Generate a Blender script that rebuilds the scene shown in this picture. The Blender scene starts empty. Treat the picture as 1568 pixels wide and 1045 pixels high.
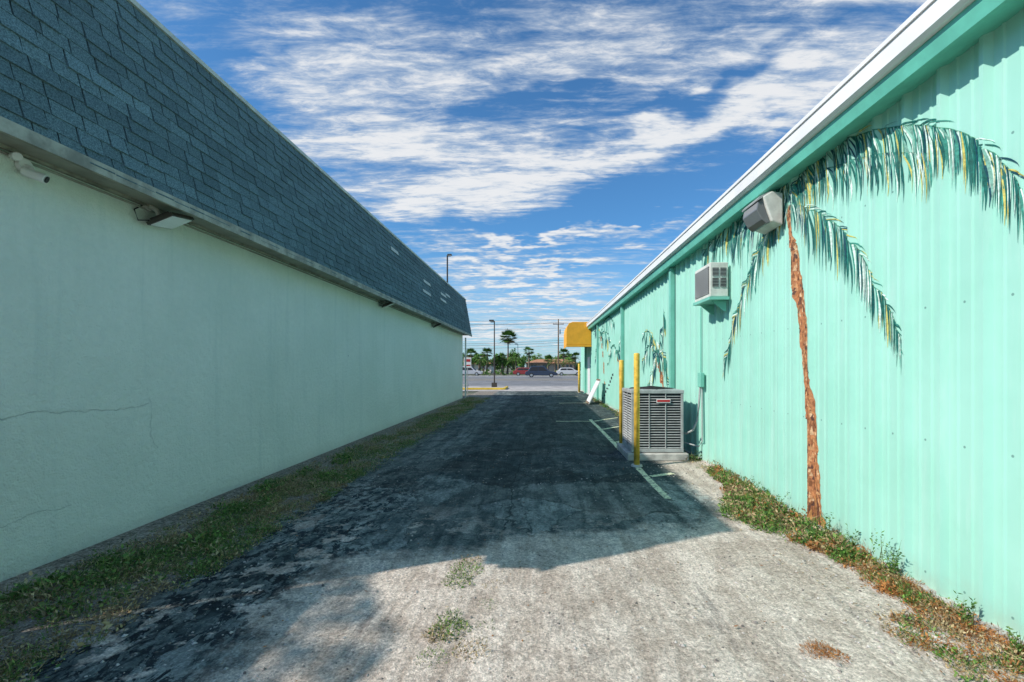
import bpy, bmesh, math, random
import numpy as np
from mathutils import Vector, Matrix, noise
random.seed(7); rng=np.random.default_rng(7)
F=700.0; CX=828.0; HY=562.0; H=1.6
scene=bpy.context.scene
# ------------------------------------------------------------------ helpers
class NT:
    def __init__(s,tree): s.t=tree; s.n=tree.nodes; s.l=tree.links
    def node(s,ty,**kw):
        n=s.n.new(ty)
        for k,v in kw.items(): setattr(n,k,v)
        return n
    def put(s,inp,v):
        if v is None: return
        if isinstance(v,bpy.types.NodeSocket): s.l.new(v,inp)
        else:
            try: inp.default_value=v
            except Exception:
                inp.default_value=tuple(v)+(1,)
    def m(s,op,a,b=None,c=None,clamp=False):
        n=s.node('ShaderNodeMath',operation=op); n.use_clamp=clamp
        s.put(n.inputs[0],a); s.put(n.inputs[1],b)
        if c is not None: s.put(n.inputs[2],c)
        return n.outputs[0]
    def sm(s,v,a,b,to0=0.0,to1=1.0):
        n=s.node('ShaderNodeMapRange',interpolation_type='SMOOTHSTEP')
        s.put(n.inputs[0],v); n.inputs[1].default_value=a; n.inputs[2].default_value=b
        n.inputs[3].default_value=to0; n.inputs[4].default_value=to1
        return n.outputs[0]
    def mix(s,f,a,b,mode='MIX'):
        n=s.node('ShaderNodeMix',data_type='RGBA',blend_type=mode)
        s.put(n.inputs[0],f)
        for i,v in ((6,a),(7,b)):
            if isinstance(v,bpy.types.NodeSocket): s.l.new(v,n.inputs[i])
            else: n.inputs[i].default_value=(v[0],v[1],v[2],1)
        return n.outputs[2]
    def vec(s,x,y,z):
        n=s.node('ShaderNodeCombineXYZ'); s.put(n.inputs[0],x); s.put(n.inputs[1],y); s.put(n.inputs[2],z); return n.outputs[0]
    def noise(s,vec,scale,detail=4,rough=.55,dist=0,col=False):
        n=s.node('ShaderNodeTexNoise'); s.put(n.inputs['Vector'],vec)
        n.inputs['Scale'].default_value=scale; n.inputs['Detail'].default_value=detail
        n.inputs['Roughness'].default_value=rough; n.inputs['Distortion'].default_value=dist
        return n.outputs['Color' if col else 'Fac']
    def vor(s,vec,scale,feature='F1',out='Distance'):
        n=s.node('ShaderNodeTexVoronoi',feature=feature); s.put(n.inputs['Vector'],vec)
        n.inputs['Scale'].default_value=scale
        return n.outputs[out]
    def scl(s,vec,sc,off=(0,0,0),rot=(0,0,0)):
        n=s.node('ShaderNodeMapping'); s.put(n.inputs[0],vec); n.inputs['Scale'].default_value=sc; n.inputs['Location'].default_value=off; n.inputs['Rotation'].default_value=rot
        return n.outputs[0]
    def bump(s,h,strength=.3,dist=.01):
        n=s.node('ShaderNodeBump'); s.put(n.inputs['Height'],h); n.inputs['Strength'].default_value=strength; n.inputs['Distance'].default_value=dist
        return n.outputs[0]
def newmat(name):
    m=bpy.data.materials.new(name); m.use_nodes=True
    t=NT(m.node_tree); b=t.n['Principled BSDF']
    return m,t,b
def pos(t): return t.node('ShaderNodeNewGeometry').outputs['Position']
def simple(name,col,rough=.6,var=.12,scale=6,metal=0,bump=0,bscale=60,spec=.4):
    m,t,b=newmat(name); p=pos(t)
    n=t.noise(p,scale,4,.65)
    f=t.sm(n,.3,.7)
    lo=[c*(1-var) for c in col]; hi=[min(1,c*(1+var)) for c in col]
    t.put(b.inputs['Base Color'],t.mix(f,lo,hi))
    b.inputs['Roughness'].default_value=rough; b.inputs['Metallic'].default_value=metal
    b.inputs['Specular IOR Level'].default_value=spec
    if bump: t.put(b.inputs['Normal'],t.bump(t.noise(p,bscale,3,.6),bump,.01))
    return m
def vcol(name,rough=.7,spec=.2,noisev=.0,nscale=90):
    m,t,b=newmat(name)
    a=t.node('ShaderNodeAttribute',attribute_name='Col').outputs['Color']
    if noisev:
        f=t.noise(pos(t),nscale,2,.7); g=t.sm(f,.25,.75,1-noisev,1+noisev)
        v=t.vec(g,g,g); a=t.mix(1.0,a,v,'MULTIPLY')
    t.put(b.inputs['Base Color'],a); b.inputs['Roughness'].default_value=rough
    b.inputs['Specular IOR Level'].default_value=spec
    return m
def empty(name,loc=(0,0,0)):
    o=bpy.data.objects.new(name,None); o.location=loc; o.empty_display_size=.2
    scene.collection.objects.link(o); return o
def mesh(name,verts,faces,mats,parent=None,cols=None,midx=None,smooth=False):
    me=bpy.data.meshes.new(name); me.from_pydata([tuple(v) for v in verts],[],[tuple(f) for f in faces])
    if not isinstance(mats,(list,tuple)): mats=[mats]
    for m in mats: me.materials.append(m)
    if cols is not None:
        a=me.color_attributes.new('Col','FLOAT_COLOR','POINT')
        c=np.ones((len(verts),4),dtype=np.float32); c[:,:3]=np.array(cols)
        a.data.foreach_set('color',c.ravel())
    if midx is not None: me.polygons.foreach_set('material_index',midx)
    if smooth: me.polygons.foreach_set('use_smooth',[True]*len(me.polygons))
    me.update()
    o=bpy.data.objects.new(name,me); scene.collection.objects.link(o)
    if parent:
        o.parent=parent; o.matrix_parent_inverse=Matrix.Translation(-Vector(parent.location))
    return o
class MB:
    def __init__(s): s.v=[]; s.f=[]; s.mi=[]; s.c=[]
    def quadset(s,vs,fs,mi=0,col=None):
        k=len(s.v); s.v+=[tuple(v) for v in vs]; s.f+=[tuple(i+k for i in f) for f in fs]; s.mi+=[mi]*len(fs)
        s.c+=[col or (1,1,1)]*len(vs)
    def box(s,x0,x1,y0,y1,z0,z1,mi=0,col=None,M=None):
        vs=[Vector((x,y,z)) for z in (z0,z1) for y in (y0,y1) for x in (x0,x1)]
        if M: vs=[M@v for v in vs]
        s.quadset(vs,[(0,2,3,1),(4,5,7,6),(0,1,5,4),(2,6,7,3),(0,4,6,2),(1,3,7,5)],mi,col)
    def tube(s,pts,rad,seg=8,mi=0,col=None,cap=True):
        pts=[Vector(p) for p in pts]; n=len(pts)
        if not hasattr(rad,'__len__'): rad=[rad]*n
        vs=[];fs=[]
        for i,p in enumerate(pts):
            d=(pts[min(i+1,n-1)]-pts[max(i-1,0)]).normalized()
            a=d.orthogonal().normalized() if abs(d.z)<.99 else Vector((1,0,0))
            if abs(d.z)<.99: a=Vector((0,0,1)).cross(d).normalized()
            b=d.cross(a).normalized()
            for j in range(seg):
                t=2*math.pi*j/seg; vs.append(p+(a*math.cos(t)+b*math.sin(t))*rad[i])
        for i in range(n-1):
            for j in range(seg):
                fs.append((i*seg+j,i*seg+(j+1)%seg,(i+1)*seg+(j+1)%seg,(i+1)*seg+j))
        if cap: fs.append(tuple(range(seg))[::-1]); fs.append(tuple((n-1)*seg+j for j in range(seg)))
        s.quadset(vs,fs,mi,col)
    def prism(s,poly,axis,a0,a1,mi=0,col=None):
        def mk(p,a): return {'x':(a,p[0],p[1]),'y':(p[0],a,p[1]),'z':(p[0],p[1],a)}[axis]
        n=len(poly); vs=[mk(p,a0) for p in poly]+[mk(p,a1) for p in poly]
        fs=[(i,(i+1)%n,n+(i+1)%n,n+i) for i in range(n)]+[tuple(range(n))[::-1],tuple(range(n,2*n))]
        s.quadset(vs,fs,mi,col)
    def done(s,name,mats,parent=None,color=False,bevel=0,smooth=False):
        o=mesh(name,s.v,s.f,mats,parent,s.c if color else None,s.mi,smooth)
        bm=bmesh.new(); bm.from_mesh(o.data); bmesh.ops.recalc_face_normals(bm,faces=bm.faces); bm.to_mesh(o.data); bm.free()
        if bevel:
            b=o.modifiers.new('b','BEVEL'); b.width=bevel; b.segments=2; b.limit_method='ANGLE'
        return o
# ------------------------------------------------------------------ camera
cam=bpy.data.cameras.new('camera'); co=bpy.data.objects.new('camera',cam); scene.collection.objects.link(co)
co.location=(0,0,H); co.rotation_euler=(math.radians(90),0,0)
cam.lens=F/1568*36; cam.sensor_width=36; cam.shift_x=-44/1568; cam.shift_y=39.5/1568; cam.clip_end=4000; cam.clip_start=.05
scene.camera=co
# ------------------------------------------------------------------ light
sd=Vector((1,.40,-.885)).normalized()
sun=bpy.data.lights.new('sun','SUN'); sun.energy=4.7; sun.angle=math.radians(.53); sun.color=(1,.93,.85)
so=bpy.data.objects.new('sun',sun); scene.collection.objects.link(so); so.rotation_euler=sd.to_track_quat('-Z','Y').to_euler(); so.location=(-20,-10,25)
tos=-sd; elev=math.asin(tos.z); az=math.atan2(tos.x,tos.y)
w=bpy.data.worlds.new('World'); scene.world=w; w.use_nodes=True
try: w.cycles.sampling_method='MANUAL'; w.cycles.sample_map_resolution=256
except Exception: pass
t=NT(w.node_tree); bg=t.n['Background']; bg.inputs[1].default_value=.15
sky=t.node('ShaderNodeTexSky',sky_type='NISHITA'); sky.sun_disc=False; sky.sun_elevation=elev; sky.sun_rotation=az
sky.air_density=1.0; sky.dust_density=.5; sky.ozone_density=3.0
g=t.node('ShaderNodeTexCoord').outputs['Generated']
sp=t.node('ShaderNodeSeparateXYZ'); t.put(sp.inputs[0],g); X,Y,Z=sp.outputs
A=t.m('ARCTAN2',X,Y); E=t.m('ARCSINE',Z)
zz=t.m('ADD',t.m('MAXIMUM',Z,0.0),.05)
P=t.vec(t.m('DIVIDE',X,zz),t.m('DIVIDE',Y,zz),0.0)
wc=t.node('ShaderNodeSeparateColor'); t.put(wc.inputs[0],t.noise(P,2.4,4,.6,0,True))
A2=t.m('ADD',A,t.m('MULTIPLY',t.m('SUBTRACT',wc.outputs[0],.5),.30)); E2=t.m('ADD',E,t.m('MULTIPLY',t.m('SUBTRACT',wc.outputs[1],.5),.20))
def blob(px,py,rx,ry,rot,wt):
    a=math.atan((px-CX)/F); e=math.atan((HY-py)/math.hypot(F,px-CX)); c=math.cos(a)
    rx=rx/F*c; ry=ry/F*c*math.cos(e)**.5
    r=math.radians(rot)
    da=t.m('SUBTRACT',A2,a); de=t.m('SUBTRACT',E2,e)
    u=t.m('MULTIPLY_ADD',da,math.cos(r)/rx,t.m('MULTIPLY',de,math.sin(r)/rx))
    v=t.m('MULTIPLY_ADD',da,-math.sin(r)/ry,t.m('MULTIPLY',de,math.cos(r)/ry))
    q=t.m('MULTIPLY_ADD',u,u,t.m('MULTIPLY',v,v))
    return q,wt
tot=None
for bl in [(500,140,150,85,0,.50),(700,85,190,62,8,.45),(960,60,240,52,6,.58),(1260,25,250,42,12,.62),(700,300,180,50,4,.85),(640,215,120,26,0,.35),
           (1020,205,260,24,10,.75),(1150,170,120,16,10,.3),(830,372,180,10,6,.95),(750,415,95,11,6,.85),(870,408,60,8,0,.6),(820,455,150,12,3,.8),(800,505,200,18,0,.8),(1200,240,120,16,14,.3),
           (330,60,70,120,0,-.35),(1010,300,150,30,12,-.6),(1090,128,170,14,12,-.7),(800,165,110,12,6,-.4),(900,340,190,10,5,-.5)]:
    q,wt=blob(*bl); ex_=t.m('EXPONENT',t.m('MULTIPLY',q,-.9))
    tot=t.m('MULTIPLY',ex_,wt) if tot is None else t.m('MULTIPLY_ADD',ex_,wt,tot)
PR=t.scl(P,(.50,2.6,1),(0.3,.4,0),(0,0,math.radians(24)))
n1=t.noise(PR,1.35,7,.64,.7)
n2=t.noise(t.scl(P,(1.1,3.0,1),(3,9,0),(0,0,math.radians(18))),5.0,5,.70,.3)
d1=t.m('MULTIPLY',t.m('SUBTRACT',n1,.49),2.9)
d2=t.m('MULTIPLY',t.m('SUBTRACT',n2,.5),1.9)
dens=t.m('ADD',tot,t.m('ADD',d1,d2))
cl=t.sm(dens,-.15,1.0)
shm=t.sm(t.m('ADD',t.m('MULTIPLY',d2,.7),dens),.2,1.2)
ccol=t.mix(shm,(3.6,4.25,5.0),(5.9,5.95,6.0))
skc=t.mix(1.0,sky.outputs[0],(.46,.84,1.06),'MULTIPLY')
haze=t.sm(E,0.0,.28,.55,0)
skc=t.mix(haze,skc,(3.2,4.3,5.2))
t.put(bg.inputs[0],t.mix(t.m('MULTIPLY',cl,.92),skc,ccol))
# ------------------------------------------------------------------ materials
def ground_mat():
    m,t,b=newmat('alley_surface'); p=pos(t)
    s=t.node('ShaderNodeSeparateXYZ'); t.put(s.inputs[0],p); x,y,z=s.outputs
    nb=t.m('SUBTRACT',t.noise(p,1.1,4,.62),.5); nf=t.m('SUBTRACT',t.noise(p,6,4,.7),.5)
    nn=t.m('ADD',nb,t.m('MULTIPLY',nf,.5))
    yb=t.m('ADD',t.m('ADD',t.m('MULTIPLY',x,.26),4.3),t.m('MULTIPLY',nn,1.2))
    s1=t.sm(t.m('SUBTRACT',yb,y),-.12,.2)
    s1=t.m('MULTIPLY',s1,t.sm(t.m('ADD',x,t.m('MULTIPLY',nn,1.6)),-2.0,-1.4))
    s2=t.m('MULTIPLY',t.sm(t.m('ADD',x,t.m('MULTIPLY',nn,.5)),1.95,2.15),t.sm(y,7.4,8.4,1,0))
    sand_sun=t.m('MAXIMUM',s1,s2)  # sandy ground, also painted paler within the outline of the sunlit area
    patch=t.m('MULTIPLY',t.sm(nn,.01,.06),t.sm(y,4.0,5.6,1,.06))
    sand_sun=t.m('MAXIMUM',sand_sun,t.m('MULTIPLY',patch,t.sm(x,-1.2,-.6,.95,.45)))
    dark=t.sm(t.m('ADD',y,t.m('MULTIPLY',nn,1.5)),6.22,6.34)
    dark=t.m('MULTIPLY',dark,t.sm(t.m('ADD',x,t.m('MULTIPLY',nn,1.3)),-1.65,-1.45,.15,1))
    dpat=t.m('MULTIPLY',t.sm(nf,.08,.12),t.sm(nb,-.03,.03)); dark=t.m('MULTIPLY',dark,t.m('SUBTRACT',1.0,t.m('MULTIPLY',dpat,.75)))
    dirt=t.sm(t.m('ADD',x,t.m('MULTIPLY',nn,.5)),-2.85,-2.65,1,0)
    st=t.vor(p,95,'F1','Color'); ss=t.node('ShaderNodeSeparateColor'); t.put(ss.inputs[0],st)
    spk=ss.outputs[0]; fine2=t.noise(p,26,5,.8)
    streak=t.noise(t.scl(p,(5.5,.5,1),(0,0,0),(0,0,.05)),1.0,5,.7,.8)
    blot=t.noise(t.scl(p,(1.3,.9,1),(4,2,0)),2.6,5,.72)
    mixf=t.m('MULTIPLY_ADD',blot,.55,t.m('MULTIPLY',streak,.45))
    a_old=t.mix(t.sm(mixf,.40,.60),(.085,.112,.11),(.29,.32,.295))
    a_drk=t.mix(t.sm(mixf,.38,.62),(.024,.040,.044),(.095,.122,.12))
    crumb=t.m('MULTIPLY',t.sm(t.noise(t.scl(p,(1.4,.8,1)),9,4,.7,.6),.48,.53),t.m('MULTIPLY',t.sm(x,-1.8,-1.0,1,0),t.sm(y,5.5,7.5,1,.25)))
    crumb=t.m('MULTIPLY',crumb,t.sm(nb,-.14,-.02))
    a_old=t.mix(crumb,a_old,(.022,.032,.038))
    asp=t.mix(dark,a_old,a_drk)
    dv=t.m('MULTIPLY',nf,.35); pv=t.vec(t.m('ADD',x,dv),t.m('ADD',t.m('MULTIPLY',y,.55),t.m('MULTIPLY',nb,.6)),0.0)
    pc=t.node('ShaderNodeSeparateColor'); t.put(pc.inputs[0],t.vor(pv,1.3,'F1','Color'))
    pk=t.m('MULTIPLY_ADD',pc.outputs[1],.6,.70); asp=t.mix(1.0,asp,t.vec(pk,pk,pk),'MULTIPLY')
    ck=t.m('MULTIPLY',t.sm(t.vor(pv,1.3,'DISTANCE_TO_EDGE'),.003,.014,1,0),t.sm(blot,.40,.50))
    ck2=t.m('MULTIPLY',t.sm(t.vor(pv,5.0,'DISTANCE_TO_EDGE'),.010,.05,1,0),t.sm(t.noise(p,.9,3,.6),.5,.58))
    seam=t.m('ABSOLUTE',t.m('ADD',t.m('ADD',x,.36),t.m('MULTIPLY',nn,.22)))
    seam=t.m('MULTIPLY',t.sm(seam,.004,.014,1,0),t.m('MULTIPLY',t.sm(y,3.9,4.3),t.sm(y,9,14,1,0)))
    ck=t.m('MAXIMUM',t.m('MAXIMUM',ck,seam),t.m('MULTIPLY',ck2,.8))
    asp=t.mix(t.m('MULTIPLY',ck,.75),asp,(.018,.024,.024))
    sand_sun_col=t.mix(t.sm(mixf,.40,.6),(.50,.415,.34),(.76,.665,.565))  # sand tone, with sunlit paleness put into the colour
    stain=t.m('MULTIPLY',t.sm(t.noise(t.scl(p,(2.2,.5,1),(8,3,0)),1.7,6,.72,.5),.57,.68),.6)
    sand_sun_col=t.mix(stain,sand_sun_col,(.25,.22,.20))
    dirtc=t.mix(t.sm(fine2,.35,.65),(.17,.14,.105),(.40,.355,.295))
    asp=t.mix(dirt,asp,dirtc)
    col=t.mix(t.m('MULTIPLY',sand_sun,t.m('SUBTRACT',1.0,t.m('MULTIPLY',dirt,.6))),asp,sand_sun_col)
    mul=t.m('ADD',t.m('MULTIPLY',spk,.55),.72)
    mul=t.m('MULTIPLY',mul,t.sm(fine2,.25,.75,.62,1.36))
    col=t.mix(1.0,col,t.vec(mul,mul,mul),'MULTIPLY')
    t.put(b.inputs['Base Color'],col); b.inputs['Roughness'].default_value=.92; b.inputs['Specular IOR Level'].default_value=.2
    h=t.m('ADD',t.m('ADD',t.m('MULTIPLY',spk,.35),t.m('MULTIPLY',fine2,2.0)),t.m('MULTIPLY',mixf,2.4))
    t.put(b.inputs['Normal'],t.bump(h,.85,.014))
    return m
def stucco():
    m,t,b=newmat('stucco_wall'); p=pos(t)
    s=t.node('ShaderNodeSeparateXYZ'); t.put(s.inputs[0],p); x,y,z=s.outputs
    n=t.noise(p,.8,5,.6); n2=t.noise(p,14,4,.7)
    c=t.mix(t.sm(n,.3,.7),(.77,.85,.735),(.86,.925,.815))
    c=t.mix(t.sm(n2,.3,.75,0,.35),c,(.70,.79,.69))
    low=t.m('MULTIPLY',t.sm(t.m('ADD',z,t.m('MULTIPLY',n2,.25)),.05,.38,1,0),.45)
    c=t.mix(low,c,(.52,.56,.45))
    strk=t.m('MULTIPLY',t.sm(t.noise(t.scl(p,(1,5,.3)),1.2,4,.6),.52,.72),.30)
    c=t.mix(strk,c,(.60,.71,.63))
    wl=t.m('MULTIPLY',t.m('SUBTRACT',t.noise(t.scl(p,(0,1,0)),1.3,6,.7),.5),.28)
    def hl(z0,y0,y1,wd=.003):
        d=t.m('ABSOLUTE',t.m('SUBTRACT',t.m('SUBTRACT',z,wl),z0))
        return t.m('MULTIPLY',t.sm(d,wd*.3,wd*1.4,1,0),t.m('MULTIPLY',t.m('GREATER_THAN',y,y0),t.m('LESS_THAN',y,y1)))
    wv=t.m('MULTIPLY',t.m('SUBTRACT',t.noise(t.scl(p,(0,0,1),(0,4,0)),1.6,6,.7),.5),.5)
    def vl(y0,z0,z1,wd=.003):
        d=t.m('ABSOLUTE',t.m('SUBTRACT',t.m('SUBTRACT',y,wv),y0))
        return t.m('MULTIPLY',t.sm(d,wd*.3,wd*1.4,1,0),t.m('MULTIPLY',t.m('GREATER_THAN',z,z0),t.m('LESS_THAN',z,z1)))
    ck=t.m('MAXIMUM',hl(1.22,2.5,4.7),t.m('MAXIMUM',vl(4.72,.75,1.28),hl(.42,2.6,3.9,.002)))
    ck=t.m('MULTIPLY',ck,t.sm(n2,.35,.6,.35,1))
    c=t.mix(t.m('MULTIPLY',ck,.5),c,(.34,.42,.38))
    v=t.node('ShaderNodeTexVoronoi',feature='F1'); t.put(v.inputs['Vector'],t.vec(y,z,0.0)); v.inputs['Scale'].default_value=1.5
    pit=t.m('MULTIPLY',t.sm(v.outputs['Distance'],.015,.03,1,0),.8)
    c=t.mix(pit,c,(.2,.27,.25))
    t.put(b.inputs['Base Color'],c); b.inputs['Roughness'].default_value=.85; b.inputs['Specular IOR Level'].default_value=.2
    h=t.m('ADD',t.noise(p,60,4,.7),t.m('ADD',t.m('MULTIPLY',n2,2.2),t.m('MULTIPLY',ck,-.8)))
    t.put(b.inputs['Normal'],t.bump(h,.95,.014))
    return m
def metalwall():
    m,t,b=newmat('painted_metal_panel'); p=pos(t)
    s=t.node('ShaderNodeSeparateXYZ'); t.put(s.inputs[0],p); x,y,z=s.outputs
    n=t.noise(p,1.2,4,.6); n2=t.noise(t.scl(p,(1,6,.5)),2,5,.7)
    c=t.mix(t.sm(n,.3,.7),(.33,.655,.535),(.375,.705,.59))
    c=t.mix(t.sm(n2,.50,.76,0,.5),c,(.47,.72,.63))
    low=t.m('MULTIPLY',t.sm(t.m('ADD',z,t.m('MULTIPLY',t.noise(p,7,4,.7),.35)),.10,.42,1,0),.5)
    c=t.mix(low,c,(.40,.46,.36))
    fy=t.m('SUBTRACT',t.m('FRACT',t.m('DIVIDE',t.m('SUBTRACT',y,.09),.305)),.5); fz=t.m('SUBTRACT',t.m('FRACT',t.m('DIVIDE',t.m('ADD',z,.35),.95)),.5)
    d=t.m('SQRT',t.m('ADD',t.m('POWER',t.m('MULTIPLY',fy,.305),2),t.m('POWER',t.m('MULTIPLY',fz,.95),2)))
    c=t.mix(t.sm(d,.006,.011,.8,0),c,(.12,.25,.22))
    t.put(b.inputs['Base Color'],c); b.inputs['Roughness'].default_value=.5; b.inputs['Specular IOR Level'].default_value=.35
    t.put(b.inputs['Normal'],t.bump(t.noise(p,2.5,2,.5),.35,.02))
    return m
M_ground=ground_mat(); M_stucco=stucco(); M_metal=metalwall()
M_shingle=vcol('roof_shingle',.9,.15,.5)
M_trimtan=simple('weathered_fascia',(.33,.33,.26),.7,.35,5,bump=.2)
M_soffit=simple('soffit',(.34,.34,.28),.8,.2,3)
M_drip=simple('drip_edge',(.50,.53,.46),.6,.2)
M_white=simple('white_painted_metal',(.80,.80,.78),.45,.06,2)
M_teal=simple('teal_trim',(.15,.56,.43),.45,.12,3)
M_tealp=simple('teal_downspout',(.20,.56,.44),.45,.1,3)
M_roofw=simple('roof_membrane',(.5,.5,.48),.8,.15,1)
M_yel=simple('yellow_bollard_paint',(.80,.50,.07),.5,.25,9,bump=.2,bscale=25)
M_orange=simple('awning_fabric',(.85,.40,.03),.7,.08,3)
M_grayp=simple('condenser_cabinet',(.38,.40,.39),.5,.2,8)
M_dark=simple('dark_interior',(.02,.022,.025),.7,.1)
M_conc=simple('concrete',(.50,.48,.44),.9,.25,5,bump=.4)
M_alum=simple('galvanized_steel',(.45,.46,.46),.4,.15,8,metal=.5)
M_bronze=simple('bronze_paint',(.06,.05,.04),.5,.15)
M_black=simple('black_plastic',(.02,.02,.02),.5,.1)
M_beige=simple('off_white_plastic',(.66,.67,.60),.5,.15,8)
M_red=simple('red_label',(.5,.04,.04),.5,.1)
M_wood=simple('weathered_wood',(.20,.14,.09),.85,.35,4,bump=.4)
M_leaf=vcol('foliage',.65,.25,0)
M_stone=vcol('gravel_stone',.9,.15,0)
M_mpaint=vcol('mural_paint',.6,.25,.30,40)
mg,t_,b_=newmat('glass_lens'); b_.inputs['Base Color'].default_value=(.18,.19,.19,1); b_.inputs['Roughness'].default_value=.12; b_.inputs['Specular IOR Level'].default_value=.8; M_glass=mg
M_led=simple('frosted_panel',(.88,.9,.88),.25,.05)
# ------------------------------------------------------------------ ground
def grass_ground():
    m,t,b=newmat('ground_soil'); p=pos(t)
    c=t.mix(t.sm(t.noise(p,.15,6,.7),.4,.62),(.07,.085,.04),(.21,.19,.14))
    t.put(b.inputs['Base Color'],c); b.inputs['Roughness'].default_value=.95
    return m
mesh('ground',[(-2500,-2500,-.03),(2500,-2500,-.03),(2500,2500,-.03),(-2500,2500,-.03)],[(0,1,2,3)],grass_ground())
def gz(x,y):
    if y>28: return 0.0
    edge=min(1,max(0,(x+4.0)/.4))*min(1,max(0,(2.8-x)/.3))
    return (noise.noise(Vector((x*.8,y*.5,0)))*.014+noise.noise(Vector((x*3.1,y*1.3,4)))*.008)*edge+.004
xs=np.linspace(-4.05,2.9,110); ys=np.concatenate([np.linspace(-6,1.5,20)[:-1],np.linspace(1.5,9,160)[:-1],np.linspace(9,30,80)])
vs=[(x,y,gz(x,y)+.002) for y in ys for x in xs]; nx=len(xs)
mesh('alley_pavement',vs,[(j*nx+i,j*nx+i+1,(j+1)*nx+i+1,(j+1)*nx+i) for j in range(len(ys)-1) for i in range(nx-1)],M_ground,smooth=True)
def flat(name,x0,x1,y0,y1,z,mat,parent=None):
    return mesh(name,[(x0,y0,z),(x1,y0,z),(x1,y1,z),(x0,y1,z)],[(0,1,2,3)],mat,parent)
M_apron=simple('apron_concrete',(.42,.39,.36),.9,.3,1.2,bump=.3)
M_road=simple('road_asphalt',(.20,.20,.20),.9,.2,.6,bump=.3)
M_mark=simple('road_marking',(.7,.7,.66),.7,.15,3)
M_ymark=simple('yellow_marking',(.70,.48,.06),.7,.2,3)
flat('driveway_apron',-6,9,30,37.8,.004,M_apron)
flat('yard_pavement',-60,-6,24,37.2,.004,M_apron)
flat('road',-300,300,38,76,.003,M_road)
mb=MB()
for x0,x1 in ((-300,-6),(9,300)): mb.box(x0,x1,37.7,38,-.01,.13)
mb.box(-300,300,76,76.3,-.01,.13); mb.done('kerb',M_conc)
mb=MB()
def fq(mb,x0,x1,y0,y1,z): mb.quadset([(x0,y0,z),(x1,y0,z),(x1,y1,z),(x0,y1,z)],[(0,1,2,3)])
for yy in (42,46,50,63,67,71):
    for k in range(-25,25): fq(mb,k*9+yy%5,k*9+3+yy%5,yy,yy+.18,.008)
fq(mb,-300,300,39,39.25,.008); fq(mb,-300,300,75,75.3,.008)
mb.done('road_markings',M_mark)
mb=MB()
for yy in (54.5,55.0,59,59.5): fq(mb,-300,300,yy,yy+.18,.008)
mb.done('median_line',M_ymark)
mb=MB(); mb.box(-300,300,77.5,79.2,-.01,.05); mb.done('sidewalk',M_conc)
mb=MB(); mb.box(-7.5,-2.6,31.8,32.0,0,.14); mb.box(-2.62,-2.45,31.8,34.5,0,.141); mb.done('yellow_kerb',M_ymark,bevel=.02)
def worn():
    m,t,b=newmat('worn_parking_paint'); p=pos(t)
    c=t.mix(t.sm(t.noise(p,16,5,.75),.38,.52),(.11,.125,.11),(.78,.78,.52))
    t.put(b.inputs['Base Color'],c); b.inputs['Roughness'].default_value=.85; return m
mb=MB()
def stripe(x0,y0,x1,y1,wd=.1):
    n=max(2,int(math.hypot(x1-x0,y1-y0)/.12)); d=Vector((x1-x0,y1-y0)).normalized(); q=Vector((-d.y,d.x))*wd/2
    vv=[]
    for i in range(n+1):
        f=i/n; x=x0+(x1-x0)*f; y=y0+(y1-y0)*f; j=random.uniform(.82,1.08)
        for s in (-j,j): vv.append((x+q.x*s,y+q.y*s,gz(x+q.x*s,y+q.y*s)+.008))
    mb.quadset(vv,[(2*i,2*i+1,2*i+3,2*i+2) for i in range(n)])
stripe(1.53,5.5,1.53,7.2); stripe(1.6,6.65,1.98,6.85); stripe(1.53,8.7,1.50,13.8)
stripe(.45,13.4,1.44,13.4); stripe(1.56,11.6,2.4,12.5); stripe(1.58,9.6,2.3,10.5); stripe(1.56,13.4,2.4,14.3)
stripe(.8,20,2.2,20.2,.16); stripe(.6,24.5,2.0,24.5,.16)
mb.done('parking_lines',worn())
# ------------------------------------------------------------------ stucco building (left)
LB=empty('stucco_building')
Y0,Y1=2.45,23.4
mb=MB(); mb.box(-18,-4.0,Y0,Y1,-.05,3.6); mb.done('walls',M_stucco,LB)
mb=MB(); mb.box(-17.8,-4.1,Y0+.1,Y1-.1,3.6,4.75); mb.done('roof_deck',M_roofw,LB)
mb=MB(); mb.box(-3.999,-3.565,Y0-.3,Y1+.1,3.24,3.27); mb.done('soffit',M_soffit,LB)
mb=MB(); mb.box(-3.562,-3.53,Y0-.32,Y1+.12,3.145,3.24); mb.box(-3.99,-3.955,Y0,Y1,3.215,3.238); mb.box(-3.70,-3.67,Y0-.3,Y1+.1,3.215,3.238); mb.done('fascia',M_trimtan,LB)
bx,bz,tx,tz=-3.55,3.19,-3.87,5.02
mb=MB(); mb.prism([(bx-.02,bz+.09),(tx-.02,tz),(tx-.3,tz),(tx-.3,bz+.09)],'y',Y0-.25,Y1+.05); mb.done('mansard_frame',M_dark,LB)
sl=Vector((tx-bx,0,tz-bz)); L=sl.length; sl.normalize(); nrm=Vector((sl.z,0,-sl.x))
mb=MB(); rows=15; ex=L/rows
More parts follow.
